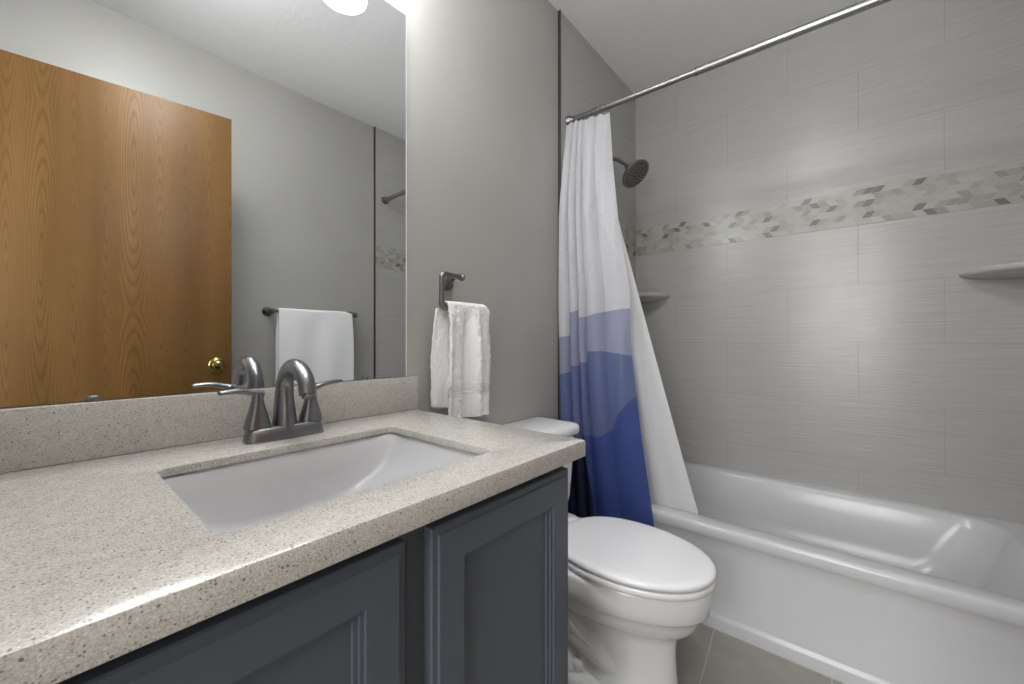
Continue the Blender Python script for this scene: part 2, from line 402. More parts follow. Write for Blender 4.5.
# outside going up: bottom flange, groove, apron, rim roll
def outer(x0, z): return rrect(x0, TX1, TY0, TY1, 0.012, z, 8)
secs += [outer(TX0-0.000, 0.0), outer(TX0, 0.036), outer(TX0+0.002, 0.042), outer(TX0+0.007, 0.047), outer(TX0+0.010, 0.054),
         outer(TX0+0.009, 0.28), outer(TX0+0.008, 0.312), outer(TX0+0.003, 0.322), outer(TX0, 0.330), outer(TX0, 0.352), outer(TX0+0.002, 0.360), outer(TX0+0.007, 0.3655)]
secs += [rrect(TX0+0.014, TX1, TY0, TY1, 0.012, TZ, 8)]
IX0, IX1, IY0, IY1 = TX0+0.072, TX1-0.040, TY0+0.09, TY1-0.085
def inner(d, r, z, s0=0, s1=0): return rrect(IX0+d, IX1-d, IY0+d+s0, IY1-d-s1, r, z, 8)
secs += [inner(-0.006, 0.10, TZ), inner(0.000, 0.10, TZ-0.003), inner(0.006, 0.105, TZ-0.012), inner(0.014, 0.11, TZ-0.04),
         inner(0.024, 0.125, 0.28, 0.01, 0), inner(0.035, 0.14, 0.20, 0.03, 0.005), inner(0.052, 0.15, 0.13, 0.05, 0.01), inner(0.08, 0.15, 0.095, 0.07, 0.02), inner(0.12, 0.13, 0.080, 0.09, 0.03), inner(0.16, 0.11, 0.075, 0.10, 0.04)]
loft(bm, secs, cap=True)
obj('basin', bm, M['acrylic'], tub, smooth=40)
bm = lathe(bmesh.new(), [(0.0, 0.0), (0.033, 0.0), (0.035, 0.003), (0.030, 0.007), (0.0, 0.008)], (1.95, IY1-0.027, 0.24), (0, -1, -0.1))
obj('overflow_plate', bm, M['nickel'], tub)

# ------------------------------------------------------------ corner shelves
def shelf(cx, cy, sx, sy, R, label):
    bm = bmesh.new(); secs = []
    for z, rr_ in ((1.262, R-0.11), (1.267, R-0.06), (1.275, R-0.022), (1.283, R-0.004), (1.289, R), (1.298, R), (1.302, R-0.004)):
        s = [(cx, cy, z)]
        for k in range(17):
            a = k/16*pi/2; s.append((cx+sx*rr_*cos(a), cy+sy*rr_*sin(a), z))
        secs.append(s)
    loft(bm, secs)
    return tag(obj('corner_shelf', bm, M['shelf'], smooth=30), label, 'shelf', 'ceramic corner shelves over the tub')
shelf(XR, -0.010, -1, -1, 0.205, 'ceramic quarter-round corner shelf at far end, beside the shower curtain')
shelf(XR, YF+0.010, -1, 1, 0.19, 'ceramic quarter-round corner shelf cut off by right edge of picture')

# ------------------------------------------------------------ shower rod
ra, rb = Vector((1.575, -0.010, 2.036)), Vector((1.582, YF+0.010, 2.018))
rod = thing('shower_curtain_rod', 'satin steel tension rod spanning above the tub, carrying the curtain', 'curtain rod', tuple(ra))
d_ = (rb-ra)
mid = ra + d_*0.37
obj('outer_tube', tube(bmesh.new(), [mid, rb-d_*0.02], 0.0142, 20), M['rod'], rod)
obj('inner_tube', tube(bmesh.new(), [ra+d_*0.01, mid+d_*0.005], 0.0118, 20), M['rod'], rod)
obj('joint_collar', tube(bmesh.new(), [mid-d_*0.004, mid+d_*0.001], 0.0148, 20), M['gunmetal'], rod)
for p_, a_ in ((ra, (0, -1, 0)), (rb, (0, 1, 0))):
    obj('end_cap', lathe(bmesh.new(), [(0.0, 0), (0.024, 0), (0.026, 0.004), (0.024, 0.012), (0.016, 0.022), (0.014, 0.034), (0.0, 0.034)], p_, a_), M['gunmetal'], rod)
def rod_at(y):
    t = (y-ra.y)/(rb.y-ra.y); return ra + d_*t

# ------------------------------------------------------------ curtain
# plan shape: folds bunched at the wall end, a flatter last panel at the free edge
NS, NZ = 360, 620
ZT, ZB = 1.998, 0.300
FOLD = [0.0, 0.20, 0.38, 0.52, 0.70]   # fold starts in s (image order left to right)
def fold_phase(s):
    # returns (cycle position within fold, index)
    b_ = FOLD+[1.0]
    for i in range(len(b_)-1):
        if s <= b_[i+1] or i == len(b_)-2: return (s-b_[i])/(b_[i+1]-b_[i]), i
def curtain_pt(s, zf):    # zf 0 top .. 1 bottom
    xl = interp(zf, [(0, 1.530), (0.10, 1.505), (0.25, 1.468), (0.5, 1.462), (0.8, 1.47), (1, 1.50)])
    yl = interp(zf, [(0, -0.030), (1, -0.045)])
    xr = interp(zf, [(0, 1.562), (0.5, 1.556), (1, 1.548)])
    yr = interp(zf, [(0, -0.222), (0.12, -0.236), (0.30, -0.270), (0.45, -0.315), (0.58, -0.318), (0.8, -0.365), (1, -0.418)])
    cf, i = fold_phase(s)
    # widths: left folds narrow
    ws = interp(zf, [(0, 0.95), (0.6, 0.85), (1, 1.0)])
    t = interp(s, [(0, 0), (0.20, 0.17), (0.38, 0.30), (0.52, 0.40), (0.70, 0.66), (1, 1.0)])
    amp = [0.028, 0.028, 0.024, 0.023, 0.012][i]*interp(zf, [(0, 0.45), (0.2, 0.9), (1, 1.0)])
    k = sin(pi*cf)**0.8 if 0 < cf < 1 else 0
    off = amp*(1-k)           # valleys go away from the viewer
    x = xl+(xr-xl)*t; y = yl+(yr-yl)*t
    wv = 0.003*sin(zf*9+s*14)+0.002*sin(zf*23+s*31)
    x = x - amp*k + wv*0.6; y = y + 0.004*sin(2*pi*cf)*(1-t) 
    return (min(x, 1.570), min(y, -0.016))
# colour band edges (z) against s, stepping at each fold as the photo shows
BANDS = [
    [(0, 1.34), (.20, 1.34), (.201, 1.40), (.38, 1.44), (.381, 1.30), (.52, 1.36), (.521, 1.50), (.70, 1.66), (.701, 1.60), (1, 1.30)],   # white / pale grey
    [(0, 1.047), (.195, 1.058), (.20, 1.15), (.375, 1.165), (.38, 1.135), (.515, 1.135), (.52, 1.135), (.70, 1.155), (1, 1.168)],
    [(0, 0.885), (.195, 0.905), (.20, 0.930), (.375, 0.930), (.38, 0.945), (.515, 0.945), (.52, 0.990), (.70, 0.992), (1, 0.975)],
    [(0, 0.62), (.37, 0.62), (.38, 0.64), (.60, 0.64), (.72, 0.675), (.80, 0.74), (.90, 0.785), (1, 0.815)],
    [(0, 0.62), (.33, 0.62), (.42, 0.56), (.48, 0.40), (.50, 0.0), (1, 0.0)]]
def band(s, z):
    k = 0
    for i in range(4):
        if z < interp(s, BANDS[i]): k = i+1
    if z < interp(s, BANDS[4]): k = 5
    return k
bm = bmesh.new(); rows = []
for j in range(NZ+1):
    zf = j/NZ; row = []
    for i in range(NS+1):
        s = i/NS; x, y = curtain_pt(s, zf)
        sag = 0.006*abs(sin(pi*fold_phase(s)[0]))*(1-zf)
        z = ZT-(ZT-ZB)*zf - sag*(1-zf)
        if zf == 0: z = ZT - 0.014*(1-abs(cos(pi*s*6)))
        zb = interp(s, [(0, 0.27), (0.3, 0.265), (0.45, 0.30), (1, 0.314)])
        z = z + (zb-ZB)*zf
        row.append(bm.verts.new((x, y, z)))
    rows.append(row)
for j in range(NZ):
    for i in range(NS):
        f = bm.faces.new((rows[j][i], rows[j][i+1], rows[j+1][i+1], rows[j+1][i]))
        v = f.calc_center_median(); f.material_index = band((i+.5)/NS, v.z)
cf_ = obj('shower_curtain', bm, CURT, smooth=180, recalc=False)
tag(cf_, 'fabric shower curtain fading from white to lavender to royal blue and navy', 'shower curtain')
# liner hanging inside the tub
bm2 = bmesh.new(); rows = []
for j in range(121):
    zf = j/120; row = []; z = 1.995-(1.995-0.12)*zf
    for i in range(101):
        s = i/100
        yr = -0.115 - (0.60-0.115)*zf
        y = -0.03 + (yr+0.03)*s
        x = 1.598 + 0.085*zf**0.5 + 0.014*sin(s*24)*(1-s**2)*(0.4+0.6*zf) + 0.005*sin(s*9+zf*5)
        if z < 0.5: x += (0.5-z)*0.06
        row.append(bm2.verts.new((x, y, z)))
    rows.append(row)
for j in range(120):
    for i in range(100):
        bm2.faces.new((rows[j][i], rows[j][i+1], rows[j+1][i+1], rows[j+1][i]))
tag(obj('curtain_liner', bm2, M['liner'], smooth=180, recalc=False), 'frosted white liner hanging inside the tub behind the coloured curtain', 'shower liner')
for i in range(9):
    y = -0.034 - 0.021*i if i < 8 else -0.205
    p_ = rod_at(y); bm = bmesh.new()
    R_ = 0.017
    pts = [(p_.x + R_*cos(a)*0.9, p_.y+0.003*sin(a*0.5), p_.z-0.004 + R_*sin(a)) for a in [radians(-50+k*20) for k in range(15)]]
    pts += [(p_.x-R_*0.6, p_.y, p_.z-0.030), (p_.x-R_*0.4, p_.y, p_.z-0.040), (p_.x-0.002, p_.y, p_.z-0.044)]
    tube(bm, catmull(pts, 3), 0.0018, 8)
    lathe(bm, [(0, -0.004), (0.004, -0.002), (0.004, 0.002), (0, 0.004)], (p_.x-0.013, p_.y, p_.z-0.040), (1, 0, 0), 12)
    tag(obj('curtain_hook', bm, M['gunmetal']), 'metal hook joining the shower curtain to the rod', 'curtain hook', 'hooks along the shower rod')

# ------------------------------------------------------------ shower head
sh = thing('shower_fixture', 'brushed metal shower head on a bent arm high on the tiled wall', 'shower head', (1.95, -0.010, 1.99))
arm = catmull([(1.95, -0.010, 1.985), (1.95, -0.045, 1.985), (1.95, -0.075, 1.972), (1.95, -0.112, 1.942), (1.95, -0.136, 1.915)], 6)
obj('arm', tube(bmesh.new(), arm, 0.0095, 16), M['gunmetal'], sh)
obj('flange', lathe(bmesh.new(), [(0, 0), (0.030, 0), (0.031, 0.003), (0.022, 0.012), (0.012, 0.014), (0, 0.014)], (1.95, -0.010, 1.985), (0, -1, 0)), M['gunmetal'], sh)
ax = Vector((-0.10, -0.66, -0.74)).normalized(); c0 = Vector((1.95, -0.134, 1.916))
obj('swivel_collar', lathe(bmesh.new(), [(0, -0.012), (0.014, -0.012), (0.016, -0.006), (0.016, 0.006), (0.018, 0.010), (0.0, 0.014)], c0, ax, 20), M['gunmetal'], sh)
hd = obj('head_shell', lathe(bmesh.new(), [(0, 0.008), (0.017, 0.010), (0.022, 0.020), (0.036, 0.030), (0.060, 0.040), (0.072, 0.050), (0.076, 0.058), (0.075, 0.064), (0.070, 0.066), (0.0, 0.066)], c0, ax, 40), M['gunmetal'], sh)
bm = bmesh.new(); q = ax.to_track_quat('Z', 'Y')
for rr_, n_ in ((0.012, 6), (0.026, 12), (0.040, 16), (0.052, 22), (0.062, 28)):
    for k in range(n_):
        a = 2*pi*k/n_
        lathe(bm, [(0, 0), (0.0030, 0), (0.0022, 0.003), (0, 0.0035)], c0+q @ Vector((rr_*cos(a), rr_*sin(a), 0.0665)), ax, 8)
nz_ = obj('spray_nozzles', bm, M['darkhole'], hd, loc=(0, 0, 0))
bm = bmesh.new()
for r0 in (0.019, 0.046):
    pts = [c0+q @ Vector((r0*cos(2*pi*k/40), r0*sin(2*pi*k/40), 0.0662)) for k in range(41)]
    tube(bm, pts, 0.0012, 6, cap=False)
obj('face_ring', bm, M['nickel'], hd, loc=(0, 0, 0))

# ------------------------------------------------------------ vanity
van = thing('vanity_cabinet', 'dark slate-painted vanity cabinet with framed doors, under the speckled counter', 'cabinet', (0.29, -0.27, 0))
CX0, CX1, CY = XL+0.004, 0.707, -0.545
bm = bmesh.new()
box(bm, CX1-0.018, CX1, CY+0.02, -0.002, 0.0, 0.800)          # right side
box(bm, CX0, CX0+0.018, CY+0.02, -0.002, 0.0, 0.800)
box(bm, CX0+0.018, CX1-0.018, CY+0.02, -0.002, 0.09, 0.105)
box(bm, CX0+0.018, CX1-0.018, CY+0.07, CY+0.085, 0.0, 0.09)
obj('carcass', bm, M['cabinet'], van, smooth=0)
bm = bmesh.new()
for x0, x1, z0, z1 in ((CX0, CX1, 0.755, 0.800), (CX0, CX1, 0.09, 0.13), (CX1-0.035, CX1, 0.13, 0.755), (CX0, CX0+0.035, 0.13, 0.755), (0.285, 0.378, 0.13, 0.755)):
    box(bm, x0, x1, CY, CY+0.02, z0, z1)
obj('face_frame', bm, M['cabinet'], van, smooth=0)
def door(x0, x1, z0, z1):
    bm = bmesh.new(); y = CY-0.001
    def rect(d, yy): return [(x0+d, yy, z0+d), (x1-d, yy, z0+d), (x1-d, yy, z1-d), (x0+d, yy, z1-d)]
    secs = [rect(0, y), rect(0, y-0.014), rect(0.002, y-0.0165), rect(0.010, y-0.0172), rect(0.012, y-0.0205), rect(0.057, y-0.0205),
            rect(0.058, y-0.0170), rect(0.063, y-0.0165), rect(0.0635, y-0.0125), rect(0.069, y-0.012), rect(0.070, y-0.008), rect(0.078, y-0.0075)]
    loft(bm, secs)
    return obj('door', bm, M['cabinet'], van, smooth=25)
door(0.351, 0.700, 0.105, 0.776)
door(-0.085, 0.309, 0.105, 0.776)

# countertop with cut-out and backsplash
KT0, KT1 = 0.8004, 0.8334
KX0, KX1, KY0, KY1 = XL+0.001, 0.727, -0.588, -0.001
ctop = thing('countertop', 'beige speckled quartz countertop with low backsplash along the mirror', 'countertop', (0.3, -0.3, KT0))
SX0, SX1, SY0, SY1 = 0.122, 0.545, -0.4985, -0.172
bm = bmesh.new()
n_ = 6
o_ = lambda d, z: rrect(KX0+d, KX1-d, KY0+d, KY1-d, 0.004, z, n_)
i_ = lambda d, z: rrect(SX0-d, SX1+d, SY0-d, SY1+d, 0.018, z, n_)
KB = KT1-0.014
secs = [i_(0, KB), o_(0.030, KB), o_(0.030, KT0), o_(0, KT0), o_(0, KT1-0.005), o_(0.0015, KT1-0.0015), o_(0.005, KT1), i_(0.003, KT1), i_(0.0008, KT1-0.0008), i_(0, KT1-0.003), i_(0, KB)]
loft(bm, secs, cap=False); bmesh.ops.remove_doubles(bm, verts=bm.verts, dist=1e-6)
obj('slab', bm, M['quartz'], ctop, smooth=40)
obj('backsplash', B(KX0, KX1+0.006, -0.021, -0.001, KT1+0.0003, 0.9300, bev=0.0022), M['quartz'], ctop)

# sink bowl
sink = thing('sink', 'white rectangular undermount sink with a sloping curved end', 'sink', (0.33, -0.335, KT0))
prof = [(0.108, 0.8192), (0.116, 0.800), (0.132, 0.770), (0.150, 0.745), (0.180, 0.727), (0.215, 0.714), (0.25, 0.707), (0.30, 0.7035), (0.345, 0.704), (0.38, 0.706),
        (0.41, 0.710), (0.44, 0.7185), (0.47, 0.732), (0.495, 0.748), (0.513, 0.763), (0.529, 0.783), (0.541, 0.8192)]
prof = [(0.108, 0.8192)]+prof[1:-1]+[(0.552, 0.8192)]
prof = catmull([(a, 0, z) for a, z in prof], 4)
bm = bmesh.new()
ys = [(-0.512, 0.0), (-0.508, 0.0)]
secs = []
for y, t in ((SY0-0.006, 0.0), (SY0-0.002, 0.55), (SY0+0.006, 0.85), (SY0+0.022, 0.97), (SY0+0.045, 1.0), (SY1-0.036, 1.0), (SY1-0.026, 0.975), (SY1-0.019, 0.88), (SY1-0.010, 0.50), (SY1-0.002, 0.12), (SY1+0.006, 0.0)):
    secs.append([(p_.x, y, 0.8192-(0.8192-p_.z)*t) for p_ in prof])
loft(bm, secs, cap=False, closed=False)
bm.faces.ensure_lookup_table()
# outer shell so that the bowl has thickness
r_ = bmesh.ops.solidify(bm, geom=list(bm.faces), thickness=0.010)
bmesh.ops.recalc_face_normals(bm, faces=bm.faces)
for v in bm.verts: v.co.z = min(v.co.z, 0.8193)
obj('bowl', bm, M['sink'], sink, smooth=50)
obj('drain', lathe(bmesh.new(), [(0.0, 0), (0.022, 0), (0.024, 0.002), (0.018, 0.004), (0.016, 0.002), (0, 0.003)], (0.33, -0.335, 0.7042), (0, 0, 1)), M['nickel'], sink)

# ------------------------------------------------------------ faucet
FX, FY = 0.340, -0.094
fau = thing('faucet', 'brushed nickel two-handle faucet with high arched spout behind the sink', 'faucet', (FX, FY, KT1+0.0004))
def sup(cx, cy, hx, hy, z, e=2.6, n=40):
    out = []
    for k in range(n):
        a = 2*pi*k/n; c, s_ = cos(a), sin(a)
        out.append((cx+hx*math.copysign(abs(c)**(2/e), c), cy+hy*math.copysign(abs(s_)**(2/e), s_), z))
    return out
bm = bmesh.new()
loft(bm, [sup(FX, FY, 0.075, 0.026, KT1+0.0004, 4), sup(FX, FY, 0.0755, 0.0265, KT1+0.003, 4), sup(FX, FY, 0.0715, 0.0225, KT1+0.024, 4), sup(FX, FY, 0.068, 0.019, KT1+0.027, 4)])
obj('base', bm, M['nickel'], fau, smooth=40)
Zf = KT1
sp = catmull([(FX, FY+0.004, Zf+0.004), (FX, FY+0.004, Zf+0.045), (FX, FY+0.006, Zf+0.090), (FX, FY-0.003, Zf+0.124), (FX, FY-0.032, Zf+0.147), (FX, FY-0.067, Zf+0.146), (FX, FY-0.096, Zf+0.127), (FX, FY-0.109, Zf+0.098)], 8)
nsp = len(sp); rad = []
for k in range(nsp):
    t = k/(nsp-1)
    rad.append((interp(t, [(0, 0.030), (0.12, 0.026), (0.25, 0.0215), (0.4, 0.0170), (0.7, 0.0150), (1, 0.0145)]),
                interp(t, [(0, 0.026), (0.12, 0.022), (0.25, 0.0180), (0.4, 0.0160), (0.7, 0.0160), (1, 0.0155)])))
bm = tube(bmesh.new(), sp, rad, 28, flat_axis=(0, 1, 0))
spo = obj('spout', bm, M['nickel'], fau, smooth=50)
obj('aerator', lathe(bmesh.new(), [(0, 0), (0.0115, 0), (0.0115, 0.006), (0.009, 0.007), (0, 0.005)], sp[-1], (0, -0.35, -1)), M['gunmetal'], spo, loc=(0, 0, 0))
for s_ in (-1, 1):
    hx = FX+s_*0.052
    bm = bmesh.new()
    loft(bm, [sup(hx, FY, 0.0235, 0.0195, Zf+0.0270, 3), sup(hx, FY, 0.0215, 0.0180, Zf+0.038, 3), sup(hx, FY, 0.0150, 0.0135, Zf+0.062, 2.6), sup(hx, FY, 0.0105, 0.0105, Zf+0.082, 2.3), sup(hx, FY, 0.0095, 0.0095, Zf+0.090, 2)])
    h_ = obj('handle_body', bm, M['nickel'], fau, smooth=40)
    bm = bmesh.new()
    if s_ < 0: L = [(hx+0.010, FY, Zf+0.094), (hx-0.012, FY-0.002, Zf+0.099), (hx-0.034, FY-0.004, Zf+0.104), (hx-0.060, FY-0.007, Zf+0.1035), (hx-0.066, FY-0.008, Zf+0.102)]
    else: L = [(hx-0.010, FY, Zf+0.094), (hx+0.012, FY-0.000, Zf+0.099), (hx+0.035, FY+0.004, Zf+0.105), (hx+0.068, FY+0.010, Zf+0.107), (hx+0.073, FY+0.011, Zf+0.106)]
    L = catmull(L, 6); n2_ = len(L)
    rr_ = [(interp(k/(n2_-1), [(0, 0.007), (0.3, 0.006), (0.9, 0.004), (1, 0.003)]), interp(k/(n2_-1), [(0, 0.009), (0.3, 0.0075), (0.9, 0.0085), (1, 0.006)])) for k in range(n2_)]
    tube(bm, L, rr_, 16)
    lathe(bm, [(0, -0.006), (0.0095, -0.005), (0.0105, 0.004), (0.007, 0.009), (0, 0.010)], (hx, FY, Zf+0.092), (0, 0, 1), 20)
    obj('lever', bm, M['nickel'], h_, smooth=50, loc=(0, 0, 0))

# ------------------------------------------------------------ mirror
mir = thing('wall_mirror', 'large plain wall mirror over the sink reflecting the oak door', 'mirror', (0.3, -0.003, 0.932))
MX0, MX1, MZ0, MZ1 = XL+0.001, 0.706, 0.9320, 1.990
bm = bmesh.new()
def mr(d, y): return [(MX0+d, y, MZ0+d), (MX1-d, y, MZ0+d), (MX1-d, y, MZ1-d), (MX0+d, y, MZ1-d)]
# silvered face with a ground bevel round it
loft(bm, [mr(0, -0.0005), mr(0, -0.0030)], cap=False, mat=1)
vs = [bm.verts.new(p_) for p_ in mr(0, -0.0030)]; vi = [bm.verts.new((p_[0]-(0.004 if k in (0, 3) and 0 else 0), p_[1], p_[2])) for k, p_ in enumerate([(MX0, -0.006, MZ0), (MX1-0.005, -0.0048, MZ0), (MX1-0.005, -0.0048, MZ1-0.004), (MX0, -0.0048, MZ1-0.004)])]
vi[0].co.y = -0.0048
f = bm.faces.new((vs[1], vs[2], vi[2], vi[1])); f.material_index = 1
f = bm.faces.new((vs[2], vs[3], vi[3], vi[2])); f.material_index = 0
f = bm.faces.new(vi); f.material_index = 0
obj('glass', bm, [M['mirror'], M['glass_edge']], mir, smooth=0)
for x in (0.065, 0.572):
    bm = bmesh.new(); box(bm, x-0.009, x+0.009, -0.0085, -0.001, 0.9302, 0.9345, bev=0.0012); box(bm, x-0.007, x+0.007, -0.0095, -0.0052, 0.9325, 0.9400, bev=0.0021, seg=3)
    obj('clip', bm, M['clear_clip'], mir)

# ------------------------------------------------------------ towel ring and hand towel
ring = thing('towel_ring', 'dark metal open-arm towel holder on the grey wall beside the mirror', 'towel holder', (0.85, 0, 1.225))
obj('wall_flange', lathe(bmesh.new(), [(0, 0), (0.026, 0), (0.027, 0.004), (0.024, 0.010), (0.014, 0.022), (0.010, 0.034), (0.009, 0.052), (0, 0.052)], (0.858, 0, 1.222), (-0.25, -1, 0.20), 32), M['gunmetal'], ring)
tb_z = 1.137
bar = catmull([(0.878, -0.056, 1.236), (0.845, -0.056, 1.236), (0.806, -0.056, 1.237), (0.797, -0.056, 1.233), (0.794, -0.056, 1.224), (0.794, -0.056, 1.18), (0.794, -0.056, 1.150), (0.797, -0.056, 1.141), (0.806, -0.056, tb_z), (0.86, -0.056, tb_z), (0.975, -0.056, tb_z)], 5)
obj('arm', tube(bmesh.new(), bar, 0.0085, 16), M['gunmetal'], ring)
obj('arm_knob', lathe(bmesh.new(), [(0, 0), (0.008, 0), (0.0115, 0.003), (0.0115, 0.010), (0.009, 0.013), (0, 0.015)], (0.870, -0.056, 1.236), (1, 0, 0), 20), M['gunmetal'], ring)

def towel(name, x0, x1, ybar, zbar, zback, zfront, rbar, mat, gather, rib=None, thick=0.006, dirn=-1, shift=0.0, seed=1, nb=2.0, flare=0.02, fuzz=0.0):
    bm = bmesh.new(); prof = []
    n1, n2_, n3 = 50, 12, 60
    for k in range(n1): prof.append((0, zback+(zbar-zback)*k/n1, -dirn*rbar, k/n1))
    for k in range(n2_+1):
        a = pi*k/n2_; prof.append((1, zbar+rbar*sin(a), -dirn*rbar*cos(a), 1))
    n3 = 200
    for k in range(1, n3+1): prof.append((2, zbar+(zfront-zbar)*k/n3, dirn*rbar, 1-k/n3))
    rows = []; nx_ = 96; rnd = random.Random(seed)
    ph = rnd.random()*6
    for side, z, dy, up in prof:
        row = []
        drop = max(0, zbar-z)
        for i in range(nx_+1):
            u = i/nx_
            wsc = flare*min(1, drop/0.15)
            x = x0 - wsc*0.4 + (x1-x0+wsc)*u
            if side == 0: x -= shift
            g_ = gather*(1-math.exp(-drop*14))
            fy = g_*(0.5*sin(u*2*pi*nb+ph)+0.3*sin(u*2*pi*nb*1.9+ph*2+drop*4))
            y = ybar + dy*(1+min(1, drop*6)*0.35) + dirn*(fy if side == 2 else -0.3*fy if side == 0 else 0)
            if rib and side == 2 and rib[0] < z < rib[1]:
                y -= dirn*(-0.0030)*sin((z-rib[0])/(rib[1]-rib[0])*2*pi*6); y += -dirn*0.002
            zz = z - (0.010*u + 0.004*sin(u*7))*min(1, drop/0.2)
            cr = 0.012*(max(0, (u-0.86)/0.14)**2)*math.exp(-drop*30)
            nv = noise.noise(Vector((x*70, y*70+side*9, z*70)))*fuzz + noise.noise(Vector((x*160, side*9, z*160)))*fuzz*0.6
            row.append(bm.verts.new((x+nv*0.4, y+dirn*nv, zz-cr)))
        rows.append(row)
    for a, b_ in zip(rows[:-1], rows[1:]):
        for i in range(nx_): bm.faces.new((a[i], a[i+1], b_[i+1], b_[i]))
    o = obj(name, bm, mat, smooth=180)
    md = o.modifiers.new('thick', 'SOLIDIFY'); md.thickness = thick; md.offset = 0
    return o
t_ = towel('hand_towel', 0.808, 0.984, -0.056, 1.139, 0.832, 0.797, 0.014, M['terry'], 0.034, rib=(0.862, 0.900), thick=0.009, shift=0.022, nb=1.7, flare=0.030, fuzz=0.0022)
tag(t_, 'small white terry hand towel folded over the towel ring arm', 'towel')

# ------------------------------------------------------------ toilet
TCX = 1.14
toi = thing('toilet', 'white elongated two-piece toilet with closed lid between vanity and tub', 'toilet', (TCX, -0.4, 0))
def egg(z, yb, yf, hw, n=56, e=2.0, cx=TCX, wide=0.42, eb=3.0):
    # yb back (near wall), yf front tip; widest point at 'wide' from the back
    ym = yb+(yf-yb)*wide; out = []
    for k in range(n):
        a = 2*pi*k/n; c, s_ = cos(a), sin(a)
        ly = (ym-yf) if s_ < 0 else (yb-ym)
        ee = e if s_ < 0 else eb
        out.append((cx+hw*math.copysign(abs(c)**(2/ee), c), ym+ly*math.copysign(abs(s_)**(2/ee), s_), z))
    return out
bm = bmesh.new()
loft(bm, [egg(0.0, -0.20, -0.650, 0.108, wide=0.60), egg(0.010, -0.20, -0.648, 0.108, wide=0.60), egg(0.03, -0.20, -0.642, 0.100, wide=0.60), egg(0.09, -0.20, -0.634, 0.088, wide=0.6), egg(0.16, -0.20, -0.630, 0.080, wide=0.6),
          egg(0.200, -0.20, -0.632, 0.080, wide=0.58), egg(0.222, -0.19, -0.640, 0.088, wide=0.5), egg(0.236, -0.18, -0.656, 0.110), egg(0.248, -0.17, -0.672, 0.132), egg(0.264, -0.16, -0.684, 0.148), egg(0.284, -0.155, -0.694, 0.156),
          egg(0.300, -0.15, -0.702, 0.161), egg(0.308, -0.15, -0.711, 0.169), egg(0.315, -0.15, -0.717, 0.174), egg(0.345, -0.14, -0.721, 0.176), egg(0.372, -0.13, -0.722, 0.177), egg(0.381, -0.13, -0.718, 0.175), egg(0.385, -0.13, -0.706, 0.166)])
for sx in (-1, 1):
    pts = catmull([(TCX+sx*0.085, -0.16, 0.34), (TCX+sx*0.092, -0.23, 0.275), (TCX+sx*0.090, -0.31, 0.205), (TCX+sx*0.080, -0.39, 0.150), (TCX+sx*0.062, -0.46, 0.110), (TCX+sx*0.03, -0.52, 0.085)], 6)
    nn_ = len(pts); tube(bm, pts, [0.044-0.010*k/(nn_-1) for k in range(nn_)], 24)
    pts = catmull([(TCX+sx*0.03, -0.14, 0.06), (TCX+sx*0.070, -0.20, 0.085), (TCX+sx*0.088, -0.27, 0.080), (TCX+sx*0.078, -0.34, 0.060), (TCX+sx*0.04, -0.40, 0.04)], 6)
    nn_ = len(pts); tube(bm, pts, [0.030+0.022*sin(pi*k/(nn_-1)) for k in range(nn_)], 24)
md_bm = bm
obj('bowl', bm, M['porcelain'], toi, smooth=60)
bm = bmesh.new()      # foot flange
loft(bm, [egg(0.0, -0.12, -0.54, 0.130, e=2.6, wide=0.4), egg(0.030, -0.12, -0.54, 0.130, e=2.6, wide=0.4), egg(0.048, -0.125, -0.53, 0.124, e=2.6, wide=0.4), egg(0.060, -0.135, -0.51, 0.108, e=2.6, wide=0.4), egg(0.075, -0.15, -0.48, 0.075, e=2.6, wide=0.4)])
obj('foot', bm, M['porcelain'], toi, smooth=60)
for sx in (-1, 1):
    obj('bolt_cap', lathe(bmesh.new(), [(0, 0), (0.0175, 0), (0.0175, 0.016), (0.015, 0.022), (0.009, 0.027), (0, 0.028)], (TCX+sx*0.095, -0.380, 0.066), (sx*0.15, 0, 1), 24), M['porcelain'], toi)
# seat + lid, with a gap between
def so(z, d, hw=0.176): return egg(z, -0.272-d, -0.731+d, hw-d, wide=0.46, eb=2.3, e=2.05)
bm = bmesh.new()
loft(bm, [so(0.3895, 0.010), so(0.388, 0.003), so(0.392, 0.0), so(0.402, 0.0), so(0.406, 0.003), so(0.4065, 0.012)])
obj('seat', bm, M['seat'], toi, smooth=50)
bm = bmesh.new()
loft(bm, [so(0.4105, 0.012), so(0.4095, 0.004), so(0.413, 0.0), so(0.419, 0.0), so(0.424, 0.003), so(0.4268, 0.010), so(0.4282, 0.024), so(0.4288, 0.07), so(0.4289, 0.13)])
obj('seat_lid', bm, M['seat'], toi, smooth=50)
for sx in (-1, 1):
    obj('hinge', B(TCX+sx*0.075-0.022, TCX+sx*0.075+0.022, -0.270, -0.236, 0.386, 0.412, bev=0.006, seg=3), M['seat'], toi)
bm = bmesh.new()      # shelf under tank
loft(bm, [sup(TCX, -0.14, 0.13, 0.11, 0.27, 4), sup(TCX, -0.15, 0.165, 0.12, 0.33, 4), sup(TCX, -0.15, 0.172, 0.12, 0.378, 4), sup(TCX, -0.15, 0.166, 0.114, 0.384, 4)])
obj('tank_deck', bm, M['porcelain'], toi, smooth=50)
bm = bmesh.new()
def tk(hw, y0, z, r=0.03): return rrect(TCX-hw, TCX+hw, y0, -0.012, r, z, 8)
loft(bm, [tk(0.170, -0.170, 0.3845), tk(0.178, -0.176, 0.392), tk(0.190, -0.186, 0.45), tk(0.200, -0.190, 0.56), tk(0.206, -0.192, 0.655), tk(0.206, -0.192, 0.6795)])
obj('tank', bm, M['porcelain'], toi, smooth=50)
bm = bmesh.new()
